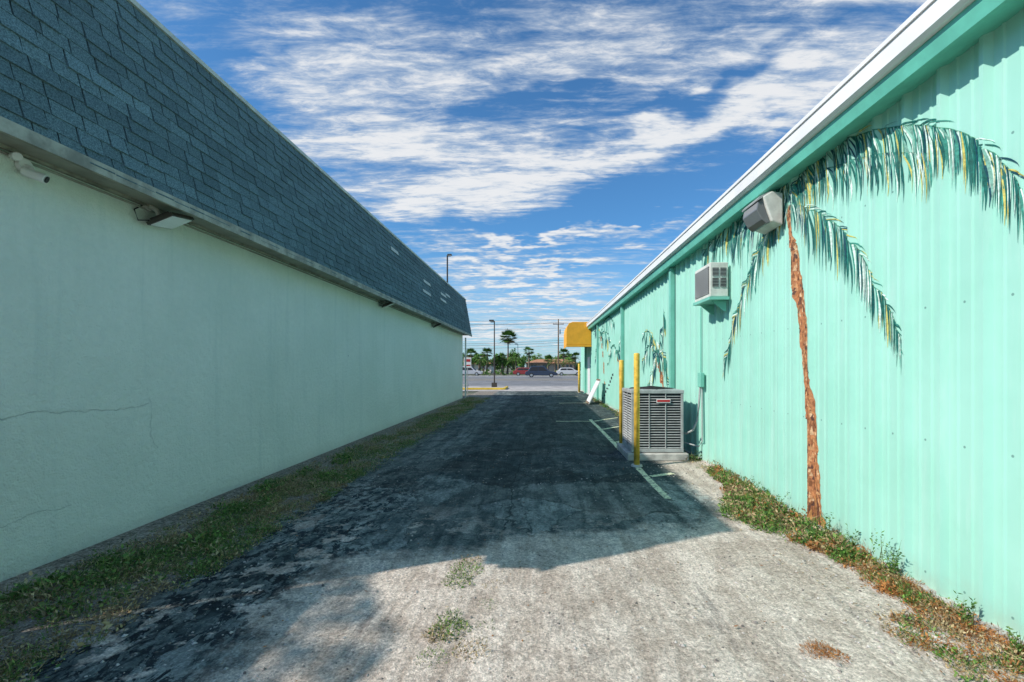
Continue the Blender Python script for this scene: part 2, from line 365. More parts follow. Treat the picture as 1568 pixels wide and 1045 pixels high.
for r in range(rows):
    y=Y0-.3-random.uniform(0,.2)
    while y<Y1+.12:
        wd=random.choice([.17,.2,.22,.25,.2])+random.uniform(-.012,.012); y2=min(y+wd,Y1+.12); ya=max(y,Y0-.3)
        if y2>ya+.02:
            low=random.random()<.4
            a=ex*r+random.uniform(-.003,.003)+(.014 if low else 0); b2=ex*(r+1)+.03
            th=(.013 if low else .023)+random.uniform(-.002,.002); gp=.0055
            k=random.uniform(.85,1.13)*(1+.3*noise.noise(Vector((y*.4,r*.5,3))))
            col=(.118*k,.182*k,.192*k)
            o=Vector((bx,0,bz))
            def pt(s_,n_,yy): q=o+sl*s_+nrm*n_; return (q.x,yy,q.z)
            vsx=[pt(a,.0,ya+gp),pt(a,th,ya+gp),pt(b2,.004,ya+gp),pt(a,.0,y2-gp),pt(a,th,y2-gp),pt(b2,.004,y2-gp)]
            mb.quadset(vsx,[(1,4,5,2),(0,3,4,1),(0,1,2),(3,5,4)],0,col)
        y+=wd
mb.done('mansard_shingles',M_shingle,LB,color=True)
mb=MB(); mb.box(tx-.32,tx+.035,Y0-.32,Y1+.14,tz,tz+.05); mb.done('roof_edge_trim',M_drip,LB)
mb=MB()
mb.prism([(bx-.01,bz+.02),(tx-.01,tz-.02),(-17,tz-.02),(-17.3,bz+.02)],'y',Y1+.02,Y1+.10); mb.done('mansard_end',M_dark,LB)
mb=MB()
def patch(px,py,ln,r_):
    yy=3.7*F/(CX-px); s0=ex*r_
    o=Vector((bx,0,bz))
    q=[o+sl*(s0+.01)+nrm*.03,o+sl*(s0+ex*.9)+nrm*.024]
    mb.quadset([(q[0].x,yy,q[0].z),(q[0].x,yy+ln,q[0].z),(q[1].x,yy+ln,q[1].z),(q[1].x,yy,q[1].z)],[(0,1,2,3)])
patch(603,378,.6,11);patch(650,437,.9,9);patch(646,455,1.0,6);patch(676,456,1.0,9);patch(674,463,1.0,7);patch(684,461,.9,10); mb.done('pale_shingles',M_drip,LB)
mb=MB(); mb.tube([(-3.88,23.6,0),(-3.88,23.6,3.1)],.04,8); mb.done('downspout',M_beige,LB)
mb=MB(); mb.tube([(-3.985,2.8,3.19),(-3.985,23,3.19)],.010,6); mb.done('conduit',M_soffit,LB)
# ------------------------------------------------------------------ metal building (right)
RB=empty('metal_building'); WX=2.77; RY0,RY1=-1.0,31.2; PER=.305; OFF=.09
brk=[(-.040,0),(-.014,.040),(.014,.040),(.040,0),(.088,0),(.097,.010),(.107,.010),(.116,0),(.189,0),(.198,.010),(.208,.010),(.217,0)]
BY=[];BD=[]
k=int((RY0)/PER)-1
while k*PER<RY1+1:
    for o_,d_ in brk:
        yy=k*PER+OFF+o_
        if RY0<=yy<=RY1: BY.append(yy);BD.append(d_)
    k+=1
BY=[RY0]+BY+[RY1];BD=[0]+BD+[0]
def prof(y): return WX-float(np.interp(y,BY,BD))
vs=[];fs=[]
for y in BY: vs+= [(prof(y),y,-.03),(prof(y),y,1.9),(prof(y),y,3.72)]
for i in range(len(BY)-1):
    a=i*3; fs+=[(a,a+1,a+4,a+3),(a+1,a+2,a+5,a+4)]
mesh('corrugated_wall',vs,fs,M_metal,RB)
mb=MB(); mb.box(WX+.01,16,RY0,RY1,-.05,3.70); mb.done('core_walls',M_metal,RB)
mb=MB(); mb.quadset([(WX-.2,RY0-.2,3.92),(16.2,RY0-.2,4.9),(16.2,RY1+.2,4.9),(WX-.2,RY1+.2,3.92),(WX-.2,RY0-.2,3.88),(16.2,RY0-.2,4.85),(16.2,RY1+.2,4.85),(WX-.2,RY1+.2,3.88)],[(0,1,2,3),(4,7,6,5),(0,4,5,1),(3,2,6,7),(0,3,7,4),(1,5,6,2)]); mb.done('roof',M_white,RB)
mb=MB(); mb.prism([(2.50,3.74),(2.47,3.76),(2.47,3.93),(2.52,3.95),(2.60,3.95),(2.60,3.74)],'y',RY0-.25,RY1+.25); mb.prism([(2.455,3.895),(2.468,3.895),(2.468,3.93),(2.455,3.93)],'y',RY0-.25,RY1+.25); mb.done('gutter',M_white,RB)
mb=MB(); mb.prism([(2.56,3.62),(2.585,3.62),(2.80,3.66),(2.80,3.739),(2.535,3.739),(2.535,3.70)],'y',RY0-.2,RY1+.2); mb.done('eave_trim',M_teal,RB)
for yy in (9.3,15.0,21.5,27.5):
    mb=MB(); mb.box(2.64,2.727,yy,yy+.13,.05,3.61); mb.prism([(2.64,.05),(2.727,.05),(2.66,-.0),(2.56,.0)],'y',yy+.002,yy+.128); mb.done('downspout',M_tealp,RB)
mb=MB(); mb.box(2.715,2.80,RY0,RY1,-.02,.03); mb.done('base_trim',M_conc,RB)
mb=MB(); mb.box(2.70,2.727,25.2,26.3,.05,2.15); mb.done('side_door',M_white,RB,bevel=.005)
# ------------------------------------------------------------------ murals
def p2w(px,py):
    Yw=2.75*F/(px-CX); return (Yw,H+(HY-py)/F*Yw)
def catmull(P,n=12):
    out=[]; P=[P[0]]+list(P)+[P[-1]]
    for i in range(1,len(P)-2):
        for k in range(n):
            t=k/n; p=[.5*((2*P[i][d])+(-P[i-1][d]+P[i+1][d])*t+(2*P[i-1][d]-5*P[i][d]+4*P[i+1][d]-P[i+2][d])*t*t+(-P[i-1][d]+3*P[i][d]-3*P[i+1][d]+P[i+2][d])*t**3) for d in (0,1)]
            out.append(tuple(p))
    out.append(P[-2]); return out
class Mural:
    def __init__(s): s.mb=MB()
    def ribbon(s,pts,wid,col,off):
        vs=[];n=len(pts)
        for i,p in enumerate(pts):
            a=pts[max(i-1,0)];b=pts[min(i+1,n-1)]; d=Vector((b[0]-a[0],b[1]-a[1]))
            d=d.normalized() if d.length>1e-9 else Vector((0,1)); q=Vector((-d.y,d.x)); w_=wid(i/(n-1))/2
            vs+=[(off,p[0]+q.x*w_,p[1]+q.y*w_),(off,p[0]-q.x*w_,p[1]-q.y*w_)]
        s.mb.quadset(vs,[(2*i,2*i+1,2*i+3,2*i+2) for i in range(n-1)],0,col)
    def frond(s,pxs,l0,l1,nl,hang=1.0,both=.35,wd=.013,out=.35):
        c=catmull([p2w(*p) for p in pxs],14)
        cum=[0]
        for i in range(1,len(c)): cum.append(cum[-1]+math.hypot(c[i][0]-c[i-1][0],c[i][1]-c[i-1][1]))
        T=np.linspace(0,cum[-1],80); c=list(zip(np.interp(T,cum,[p[0] for p in c]),np.interp(T,cum,[p[1] for p in c]))); n=len(c)
        s.ribbon(c,lambda f:.022*(1-f*.7)*wd/.013,(.10,.30,.20),.0035)
        for i in range(nl):
            f=(i+.5)/nl+random.uniform(-.008,.008); f=min(.999,max(0,f)); x=f*(n-1); k=int(x); r=x-k
            p=(c[k][0]*(1-r)+c[k+1][0]*r,c[k][1]*(1-r)+c[k+1][1]*r) if k+1<n else c[-1]
            d=Vector((c[min(k+1,n-1)][0]-c[max(k-1,0)][0],c[min(k+1,n-1)][1]-c[max(k-1,0)][1])).normalized()
            ln=(l0+(l1-l0)*f)*min(1,.45+f*3)*random.uniform(.6,1.15)
            up=random.random()<both
            g0=Vector((0,-1)); side=d*out*random.uniform(.5,1.6)+g0*hang
            if up:
                q=Vector((-d.y,d.x)); q=q if q.y>0 else -q; side=d*.9+q*.6; ln*=.4
            side.normalize(); pts=[]
            for j in range(7):
                u=j/6; vv=side*(1-u)+(side*.5+g0*(.9 if not up else .2)).normalized()*u
                pts.append((p[0]+vv.x*ln*u,p[1]+vv.y*ln*u))
            r_=random.random()
            col=(.014,.13,.11) if r_<.36 else (.05,.27,.21) if r_<.58 else (.01,.07,.10) if r_<.68 else (.20,.42,.34) if r_<.77 else (.58,.52,.14) if r_<.86 else (.68,.84,.74)
            W=wd*random.uniform(.6,1.4)
            s.ribbon(pts,lambda u,W=W:W*(.5+1.0*u*(1-u)*2)*(1-u**3)+.001,col,.004+random.random()*.004)
    def trunk(s,pxs,w0,w1):
        c=catmull([p2w(*p) for p in pxs],18); n=len(c)
        jit=[random.uniform(.85,1.10) for _ in range(n+1)]
        s.ribbon(c,lambda f:(w0+(w1-w0)*f)*jit[int(f*(n-1))],(.42,.18,.08),.0022)
        for i in range(1,n-1,1):
            a=c[i]; f=i/n; W=(w0+(w1-w0)*f)*.5
            for k in range(5):
                x=random.uniform(-W,W); hgt=random.uniform(.02,.09)
                col=random.choice([(.15,.065,.04),(.56,.30,.14),(.64,.42,.24),(.24,.10,.045),(.12,.06,.045),(.50,.22,.09)])
                s.ribbon([(a[0]+x,a[1]),(a[0]+x*.8,a[1]+hgt*.5),(a[0]+x*.9,a[1]+hgt)],lambda u:.020*(1-u)+.002,col,.003+random.random()*.001)
    def done(s,name,ylo,yhi):
        o=s.mb.done(name,M_mpaint,None,color=True); me=o.data
        bm=bmesh.new(); bm.from_mesh(me)
        for y in BY:
            if ylo<y<yhi: bmesh.ops.bisect_plane(bm,geom=bm.verts[:]+bm.edges[:]+bm.faces[:],plane_co=(0,y,0),plane_no=(0,1,0),dist=1e-6)
        for v in bm.verts: v.co.x=prof(v.co.y)-v.co.x
        bm.to_mesh(me); bm.free(); me.update(); o.parent=RB
        return o
mu=Mural()
mu.trunk([(1248,815),(1246,760),(1241,660),(1233,560),(1222,450),(1212,370),(1206,322)],.19,.125)
for k in range(40):
    dx=random.uniform(-24,28); hh=random.uniform(25,72)*(1-abs(dx)/48)
    a=p2w(1248+dx,826-abs(dx)*.1); b=p2w(1247+dx*.55,826-hh); mu.ribbon([a,((a[0]+b[0])/2,(a[1]+b[1])/2),b],lambda u:.060*(1-u)+.006,random.choice([(.50,.25,.09),(.62,.36,.14),(.28,.12,.05),(.16,.07,.04)]),.0045+random.random()*.003)
mu.frond([(1208,300),(1240,250),(1300,212),(1380,193),(1460,200),(1520,236),(1562,290)],.52,.34,350,1.0,both=.06,wd=.009)
mu.frond([(1208,305),(1235,275),(1290,250),(1350,235),(1420,235)],.42,.35,120,1.0,both=.03,wd=.009)
mu.frond([(1212,312),(1250,325),(1295,360),(1332,420),(1362,480),(1380,532)],.64,.24,260,1.0,both=.12,wd=.009,out=.2)
mu.frond([(1204,318),(1180,345),(1158,390),(1140,440),(1122,500),(1108,570)],.55,.30,230,1.1,both=.4,wd=.012)
mu.frond([(1204,305),(1175,318),(1140,335),(1108,350),(1078,385)],.75,.45,190,1.0,both=.2,wd=.014)
mu.frond([(1206,298),(1195,275),(1170,268),(1140,290),(1120,330)],.60,.5,140,1.0,both=.2,wd=.013)
mu.frond([(1206,298),(1225,270),(1238,240),(1262,222)],.35,.3,60,.8,both=.4,wd=.010)
mu.done('palm_mural',2.9,9.0)
mu=Mural()
mu.trunk([(1017,600),(1012,575),(1006,552)],.22,.15)
for fr in ([(1006,548),(1010,520),(1016,498),(1018,478)],[(1006,548),(998,530),(990,535),(983,560)],[(1006,548),(1015,540),(1020,560),(1024,590)],[(1006,548),(1000,520),(992,508),(985,512)],[(1006,548),(1002,560),(996,580),(992,598)]):
    mu.frond(fr,.6,.4,80,1.0,wd=.022,both=.35)
mu.done('palm_mural',9.5,15)
mu=Mural()
mu.trunk([(951,600),(949,570),(946,545)],.2,.12)
for fr in ([(946,543),(950,520),(953,508)],[(946,543),(940,530),(934,540),(931,560)],[(946,543),(952,535),(955,550)]): mu.frond(fr,.7,.5,40,1.0,wd=.04,both=.4)
mu.trunk([(926,590),(924,550),(920,515)],.2,.14)
for fr in ([(920,513),(926,492),(934,486),(942,500)],[(920,513),(914,498),(910,512)],[(920,513),(930,510),(937,535)],[(920,513),(915,525),(912,548)]): mu.frond(fr,1.0,.6,40,1.0,wd=.05,both=.4)
for i in range(9):
    a=p2w(940-i*2.2,575+i*5.2); mu.ribbon([(a[0],a[1]),(a[0]+.2,a[1]+.02),(a[0]+.4,a[1])],lambda u:.10*math.sin(math.pi*min(.95,u+.05))+.01,(.03,.04,.05),.004)
mu.done('palm_mural',14.5,30)
# ------------------------------------------------------------------ wall mounted things
AC=empty('window_air_conditioner',(2.6,6.97,2.85))
y0,y1,x0,x1,z0,z1=6.64,7.30,2.46,2.727,2.62,3.12
mb=MB(); mb.box(x0,x1,y0,y1,z0,z1); mb.done('cabinet',M_beige,AC,bevel=.012)
mb=MB(); mb.box(x0-.004,x0+.01,y0+.04,y1-.04,z0+.05,z1-.05)
for (a,b_) in ((x0+.035,x0+.125),(x0+.15,x0+.235)):
    for (c,d) in ((z0+.14,z0+.27),(z0+.30,z0+.42)): mb.box(a,b_,y0-.004,y0+.01,c,d)
mb.done('openings',M_dark,AC)
mb=MB()
for i in range(16): mb.box(x0-.012,x0-.005,y0+.04,y1-.04,z0+.055+i*.0255,z0+.067+i*.0255)
for i in range(12): yy=y0+.05+i*.05; mb.box(x0-.016,x0-.013,yy,yy+.006,z0+.05,z1-.05)
for (a,b_) in ((x0+.035,x0+.125),(x0+.15,x0+.235)):
    for (c,d) in ((z0+.14,z0+.27),(z0+.30,z0+.42)):
        for i in range(6): q=c+(d-c)*i/6; mb.box(a,b_,y0-.012,y0-.005,q,q+.006)
mb.done('grilles',M_grayp,AC)
mb=MB(); mb.box(x0-.02,x1,y0-.03,y1+.03,z0-.045,z0-.003); mb.prism([(x1,z0-.05),(x1,z0-.20),(x1-.03,z0-.20),(x0+.05,z0-.05)],'y',y0+.08,y0+.10); mb.prism([(x1,z0-.05),(x1,z0-.20),(x1-.03,z0-.20),(x0+.05,z0-.05)],'y',y1-.11,y1-.08); mb.done('support_bracket',M_tealp,AC)
WL=empty('wall_pack_light',(2.6,5.3,3.4))
mb=MB(); mb.prism([(2.727,3.20),(2.727,3.56),(2.60,3.58),(2.50,3.52),(2.60,3.24)],'y',5.14,5.56); mb.done('housing',M_beige,WL,bevel=.015)
mb=MB(); mb.prism([(2.597,3.235),(2.50,3.50),(2.455,3.47),(2.44,3.38),(2.50,3.27),(2.56,3.22)],'y',5.17,5.53); mb.done('lens',M_glass,WL,bevel=.01)
mb=MB(); mb.prism([(2.58,3.575),(2.48,3.53),(2.44,3.49),(2.445,3.475),(2.50,3.51),(2.6,3.56)],'y',5.15,5.55); mb.done('frame',M_grayp,WL)
CD=empty('electrical_disconnect',(2.7,7.7,1.4))
mb=MB(); mb.box(2.66,2.727,7.62,7.76,1.26,1.50); mb.done('box',M_tealp,CD,bevel=.008)
mb=MB(); mb.tube([(2.70,7.71,1.50),(2.70,7.71,2.60)],.013,8); mb.done('conduit',M_tealp,CD)
pts=[(2.69,7.71,1.28),(2.67,7.72,.95),(2.66,7.76,.70),(2.60,7.80,.52),(2.53,7.95,.44),(2.47,8.05,.45)]
mb=MB(); mb.tube(pts,.018,8); mb.tube([(2.71,7.68,1.28),(2.71,7.67,.35),(2.68,7.75,.25),(2.47,8.1,.28)],.012,8); mb.done('whip_cable',M_grayp,CD)
# ------------------------------------------------------------------ condenser
CU=empty('air_conditioning_condenser',(2.0,8.3,0))
x0,x1,y0,y1,z0,z1=1.56,2.46,7.86,8.74,.13,1.20
mb=MB(); mb.box(1.48,2.52,7.76,8.86,0.0,.12); mb.done('concrete_pad',M_conc,CU,bevel=.015)
mb=MB(); mb.box(x0+.04,x1-.04,y0+.04,y1-.04,z0+.02,z1-.06); mb.done('coil',M_dark,CU)
mb=MB(); mb.box(x0,x1,y0,y1,z0,z0+.06); mb.box(x0-.005,x1+.005,y0-.005,y1+.005,z1-.06,z1)
for xx in (x0,x1-.05):
    for yy in (y0,y1-.05): mb.box(xx+.002,xx+.048,yy+.002,yy+.048,z0+.06,z1-.06)
mb.box(x0+.30,x0+.318,y0+.004,y0+.02,z0+.06,z1-.06);mb.box(x1-.318,x1-.30,y0+.004,y0+.02,z0+.06,z1-.06)
mb.box(x0+.004,x0+.02,y0+.43,y0+.448,z0+.06,z1-.06)
mb.done('cabinet_frame',M_grayp,CU,bevel=.006)
mb=MB(); nl=21
for i in range(nl):
    zc=z0+.072+i*(z1-z0-.14)/nl; th=.015
    mb.quadset([(x0+.05,y0+.006,zc),(x1-.05,y0+.006,zc),(x1-.05,y0+.030,zc+th),(x0+.05,y0+.030,zc+th)],[(0,1,2,3)])
    mb.quadset([(x0+.006,y0+.05,zc),(x0+.006,y1-.05,zc),(x0+.030,y1-.05,zc+th),(x0+.030,y0+.05,zc+th)],[(0,1,2,3)])
    mb.quadset([(x1-.006,y0+.05,zc),(x1-.006,y1-.05,zc),(x1-.030,y1-.05,zc+th),(x1-.030,y0+.05,zc+th)],[(0,1,2,3)])
mb.done('louvers',M_grayp,CU)
mb=MB(); cx,cy=(x0+x1)/2,(y0+y1)/2
for r in np.linspace(.08,.38,8):
    pts=[(cx+r*math.cos(a),cy+r*math.sin(a),z1+.015+.03*(1-r/.38)) for a in np.linspace(0,2*math.pi,33)]; mb.tube(pts,.004,4,cap=False)
mb.tube([(cx-.4,cy,z1+.01),(cx,cy,z1+.05),(cx+.4,cy,z1+.01)],.006,5); mb.tube([(cx,cy-.4,z1+.01),(cx,cy,z1+.05),(cx,cy+.4,z1+.01)],.006,5)
mb.done('fan_guard',M_black,CU)
mb=MB(); mb.box(cx-.02,cx+.22,y0-.008,y0-.001,z1-.22,z1-.15); mb.done('label_white',M_white,CU)
mb=MB(); mb.box(cx-.01,cx+.21,y0-.012,y0-.009,z1-.205,z1-.165); mb.done('label_red',M_red,CU)
# ------------------------------------------------------------------ bollards
def bollard(x,y,h,r=.047):
    e=empty('bollard',(x,y,0)); mb=MB()
    prof_=[(r,0),(r,h-.02),(r*.9,h-.006),(r*.6,h)]
    mb.tube([(x,y,a[1]) for a in prof_],[a[0] for a in prof_],20); o=mb.done('post',M_yel,e,smooth=False)
    for p in o.data.polygons: p.use_smooth=len(p.vertices)==4
    mb=MB(); mb.tube([(x,y,-.01),(x,y,.035)],[.1,.085],16); mb.done('footing',M_conc,e)
bollard(1.54,7.33,1.82); bollard(1.66,9.4,1.74); bollard(2.45,29.3,1.8,.06); bollard(2.35,27.9,1.6,.06)
AW=empty('awning',(2,25.5,3.3))
pr=[(2.727,2.78),(2.727,4.02),(1.72,4.02),(1.52,3.95),(1.42,3.78),(1.38,3.5),(1.38,2.78)]
mb=MB(); mb.prism(pr,'y',24.6,27.4); mb.done('canopy',M_orange,AW,bevel=.02)
mb=MB(); mb.box(1.38,1.40,24.57,27.43,2.68,2.775); mb.box(1.40,2.727,24.57,24.59,2.68,2.775); mb.done('valance',M_orange,AW)
e=empty('leaning_board',(2.3,19.3,0)); Mx=Matrix.Translation((2.02,19.2,.03))@Matrix.Rotation(math.radians(26),4,'Y')
mb=MB(); mb.box(-.02,.02,0,1.15,0,1.15,M=Mx); mb.done('panel',M_white,e,bevel=.005)
mb=MB(); mb.box(-.03,-.022,.0,1.15,0,.08,M=Mx); mb.box(-.03,-.022,0,1.15,1.07,1.15,M=Mx); mb.done('frame_rails',M_wood,e)
# ------------------------------------------------------------------ floodlights & camera on left building
def flood(px,py,s=1.0):
    y=3.92*F/(CX-px); z=H+(HY-py)/F*y; x=-4.0
    e=empty('floodlight',(x,y,z)); mb=MB()
    mb.tube([(x,y,z+.14),(x+.04,y,z+.14)],.06,14); mb.tube([(x+.03,y,z+.13),(x+.10,y,z+.09),(x+.13,y,z+.03)],.02,8); mb.done('mount',M_beige,e)
    R=Matrix.Translation((x+.20,y+.06,z-.01))@Matrix.Rotation(math.radians(-22),4,'Y')@Matrix.Rotation(math.radians(10),4,'X')
    mb=MB(); mb.box(-.13*s,.14*s,-.16*s,.16*s,-.012,.022,M=R)
    for i in range(7): mb.box(-.10*s,.10*s,(-.13+i*.043)*s,(-.125+i*.043)*s,.022,.05,M=R)
    mb.done('housing',M_bronze,e,bevel=.004)
    mb=MB(); mb.box(-.11*s,.12*s,-.14*s,.14*s,-.020,-.013,M=R); mb.done('lens',M_led,e)
    mb=MB(); mb.tube([(x+.01,y-.05,z+.12),(x+.02,y-.16,z+.04),(x+.04,y-.14,z-.06),(x+.12,y,z-.02)],.006,6); mb.done('cable',M_black,e)
flood(236,335,1.0); flood(587,466,1.1); flood(665,498,1.2)
e=empty('security_camera',(-3.95,3.45,3.1)); y=3.52; z=3.10
mb=MB(); mb.tube([(-3.995,y,z+.05),(-3.96,y,z+.05)],.05,16); mb.tube([(-3.97,y,z+.05),(-3.92,y,z+.03),(-3.9,y,z)],.014,8); mb.done('mount',M_white,e)
mb=MB(); mb.tube([(-3.96,y-.02,z+.0),(-3.84,y+.03,z-.045)],[.034,.036],16); mb.done('housing',M_white,e,bevel=.004)
mb=MB(); mb.tube([(-3.839,y+.031,z-.0455),(-3.834,y+.034,z-.048)],.026,16); mb.done('lens',M_black,e)
mb=MB(); mb.tube([(-3.95,y-.09,z+.08),(-3.88,y-.13,z+.06)],.03,14); mb.done('sensor_head',M_white,e,bevel=.004)
# ------------------------------------------------------------------ unseen fence, added to cast the ground shadow at lower left
e=empty('shadow_fence'); mb=MB(); yy=-5.0
while yy<2.55:
    mb.box(-3.62+random.uniform(-.003,.003),-3.60,yy,yy+.142,.03,1.82+random.uniform(-.01,.01)); yy+=.1425
for zz in (.35,1.5): mb.box(-3.66,-3.625,-5,2.6,zz,zz+.09)
for yy in (-5,-2.6,-.2,2.2): mb.box(-3.75,-3.665,yy,yy+.09,0,1.85)
mb.done('boards',M_wood,e)
# ------------------------------------------------------------------ foliage
class Leaves:
    def __init__(s): s.V=[];s.C=[]
    def add(s,base,d,side,ln,wd,col):
        mid=base+d*(ln*.45)[:,None]; tip=base+d*ln[:,None]
        q=np.stack([base,mid+side*(wd/2)[:,None],tip,mid-side*(wd/2)[:,None]],1)
        s.V.append(q.reshape(-1,3)); s.C.append(np.repeat(col,4,0))
    def done(s,name,parent=None):
        V=np.concatenate(s.V);C=np.concatenate(s.C);n=len(V)//4
        me=bpy.data.meshes.new(name); me.vertices.add(len(V)); me.vertices.foreach_set('co',V.astype(np.float32).ravel())
        me.loops.add(n*4); me.polygons.add(n); me.loops.foreach_set('vertex_index',np.arange(n*4,dtype=np.int32))
        me.polygons.foreach_set('loop_start',np.arange(0,n*4,4,dtype=np.int32)); me.update(calc_edges=True)
        a=me.color_attributes.new('Col','FLOAT_COLOR','POINT'); c=np.ones((len(V),4),np.float32); c[:,:3]=np.clip(C,0,1); a.data.foreach_set('color',c.ravel())
        me.materials.append(M_leaf); o=bpy.data.objects.new(name,me); scene.collection.objects.link(o)
        if parent: o.parent=parent; o.matrix_parent_inverse=Matrix.Translation(-Vector(parent.location))
        return o
def rdir(n,zmin=-1,zmax=1):
    z=rng.uniform(zmin,zmax,n);a=rng.uniform(0,2*np.pi,n);r=np.sqrt(np.maximum(0,1-z*z)); return np.stack([r*np.cos(a),r*np.sin(a),z],1)
def unit(v): return v/np.maximum(1e-9,np.linalg.norm(v,axis=1))[:,None]
GREEN=np.array([[.055,.13,.02],[.09,.19,.03],[.035,.09,.02],[.13,.20,.05]])
GRW=np.array([[.12,.22,.05],[.18,.29,.06],[.08,.16,.04],[.24,.30,.09]])
DRY=np.array([[.38,.28,.14],[.50,.40,.22],[.26,.18,.09],[.44,.35,.18]])
RUST=np.array([[.38,.15,.04],[.46,.22,.07],[.28,.13,.05]])
def clump(L,cx,cy,r,h,n,pal,broad=.5,wd=.012):
    a=rng.uniform(0,2*np.pi,n); rr=r*np.sqrt(rng.uniform(0,1,n)); x=cx+rr*np.cos(a);y=cy+rr*np.sin(a)
    k=1-(rr/r)**2*.6
    z=rng.uniform(0,1,n)**1.5*h*k*(rng.random(n)<broad)
    base=np.stack([x,y,z+.004],1); d=rdir(n,.15,.95); d[:,:2]+=np.stack([np.cos(a),np.sin(a)],1)*.4; d=unit(d)
    side=unit(np.cross(d,rdir(n)))
    b=rng.random(n)<broad
    ln=np.where(b,h*rng.uniform(.2,.45,n),h*rng.uniform(.5,1.1,n)*k); ln=np.minimum(ln,.05+ln*.5); w_=np.where(b,ln*.5,wd*rng.uniform(.4,.8,n))
    col=pal[rng.integers(0,len(pal),n)]*rng.uniform(.6,1.3,n)[:,None]
    L.add(base,d,side,ln,w_,col)
L=Leaves(); GD=np.concatenate([GRW,DRY[:2]])
for i in range(4400):
    y=2.2+(rng.random()**1.5)*21.5; x=rng.uniform(-3.72,-2.58)
    f=noise.noise(Vector((x*1.5,y*.9,1)))+.35*noise.noise(Vector((x*5,y*4,7)))
    mid=abs(x+3.13)/.5
    if f<-.22+.28*mid**2 and rng.random()<.75: continue
    near=y<7
    r_=rng.uniform(.05,.14)
    pal=(GRW if rng.random()<.7 else GD) if (f>.05 and rng.random()<.75) else (DRY if rng.random()<.6 else GD)
    clump(L,x,y,r_*(1 if near else 1.4),rng.uniform(.025,.075)*(1.7 if rng.random()<.14 else 1),75 if near else 26,pal,.5,.008 if near else .016)
for i in range(650):
    clump(L,rng.uniform(-3.85,-2.5),2.2+rng.random()**1.5*16,rng.uniform(.08,.2),.02,22,DRY,0,.006)
for (y,x,h_) in ((3.6,-3.3,.14),(4.1,-3.05,.13),(5.0,-3.4,.12),(6.6,-3.1,.12),(3.0,-3.1,.1),(5.9,-3.5,.14),(3.3,-3.5,.12),(7.6,-3.3,.14)):
    clump(L,x,y,.15,h_,200,GRW,.7,.01)
L.done('weeds_strip')
L=Leaves()
for px,py,n_,r_,h_ in ((714,875,320,.13,.07),(702,893,300,.12,.07),(720,862,150,.10,.05),(688,950,160,.09,.05),(690,968,320,.12,.07),(670,975,180,.09,.05),(722,1000,260,.11,.06),(742,965,110,.08,.04),(755,900,110,.09,.04),(748,930,90,.07,.04),(664,1010,130,.10,.04)):
    y=F*H/(py-HY); x=(px-CX)/F*y; clump(L,x,y,r_,h_,n_,GRW if rng.random()<.6 else DRY,.3,.007); clump(L,x+.03,y-.03,r_*1.2,h_*.5,n_//2,DRY,0,.006)
for px,py in ((1265,1000),(1255,995),(1280,1006),(1245,1000)):
    y=F*H/(py-HY); x=(px-CX)/F*y; clump(L,x,y,.07,.04,170,RUST,.1,.005)
L.done('grass_tuft')
L=Leaves()
for i in range(470):
    y=rng.uniform(3.7,7.0); wdt=.16+.56*math.exp(-((y-4.9)/.8)**2)
    x=2.72-rng.random()*wdt
    pal=GREEN*1.5 if rng.random()<.45 else (DRY if rng.random()<.7 else RUST)
    clump(L,x,y,rng.uniform(.06,.12),rng.uniform(.04,.13),90,pal,.6,.008)
for i in range(260):
    y=rng.uniform(2.1,3.9); x=2.72-rng.random()**1.3*(.26 if y>2.9 else .60)
    pal=RUST if rng.random()<.42 else (DRY if rng.random()<.55 else GREEN*1.5); clump(L,x,y,rng.uniform(.04,.1),rng.uniform(.025,.075),100,pal,.5,.006)
for i in range(120):
    y=rng.uniform(6.9,24); x=2.72-rng.random()*.22; clump(L,x,y,.12,rng.uniform(.05,.14),60,GREEN*1.3 if rng.random()<.6 else DRY,.6,.012)
for x,y,h_ in ((2.66,3.52,.32),(2.66,3.46,.22),(2.62,4.2,.28),(2.6,5.6,.24),(2.5,4.35,.18),(2.62,2.8,.18),(2.3,4.5,.13),(2.68,3.95,.18),(2.66,2.5,.16),(2.4,4.9,.15),(2.64,5.1,.2)):
    for k in range(5):
        n=26; zz=np.linspace(0,h_,n)*rng.uniform(.7,1.1); ax,ay=rng.normal(0,.03,2)
        b=np.stack([x+ax+zz*rng.normal(0,.2),y+ay+zz*rng.normal(0,.2),zz],1); d=rdir(n,.1,.8)
        L.add(b,d,unit(np.cross(d,rdir(n))),rng.uniform(.015,.036,n),rng.uniform(.006,.014,n),GREEN[rng.integers(0,4,n)]*rng.uniform(.8,1.7,n)[:,None])
        L.add(np.array([[x+ax,y+ay,0.]]),unit(np.array([[rng.normal(0,.15),rng.normal(0,.15),1.]])),np.array([[0,1.,0]]),np.array([h_]),np.array([.006]),np.array([[.1,.14,.04]]))
L.done('weeds_bush')
L=Leaves(); n=900
x=np.concatenate([rng.uniform(-2.6,2.6,260),rng.normal(2.35,.2,420),rng.uniform(-3.9,-2.6,220)]); y=np.concatenate([rng.uniform(2,8,260),rng.uniform(2.1,7,420),rng.uniform(2,10,220)])
x=np.minimum(x,2.7)
d=rdir(n,-.05,.2); L.add(np.stack([x,y,np.full(n,.02)],1),d,unit(np.cross(d,np.array([0,0,1.])+rdir(n)*.4)),rng.uniform(.012,.035,n),rng.uniform(.006,.016,n),np.concatenate([DRY,RUST])[rng.integers(0,7,n)]*.8)
L.done('fallen_leaves')
mb=MB(); octa=[(1,0,0),(-1,0,0),(0,1,0),(0,-1,0),(0,0,1),(0,0,-1)]; of=[(0,2,4),(2,1,4),(1,3,4),(3,0,4),(2,0,5),(1,2,5),(3,1,5),(0,3,5)]
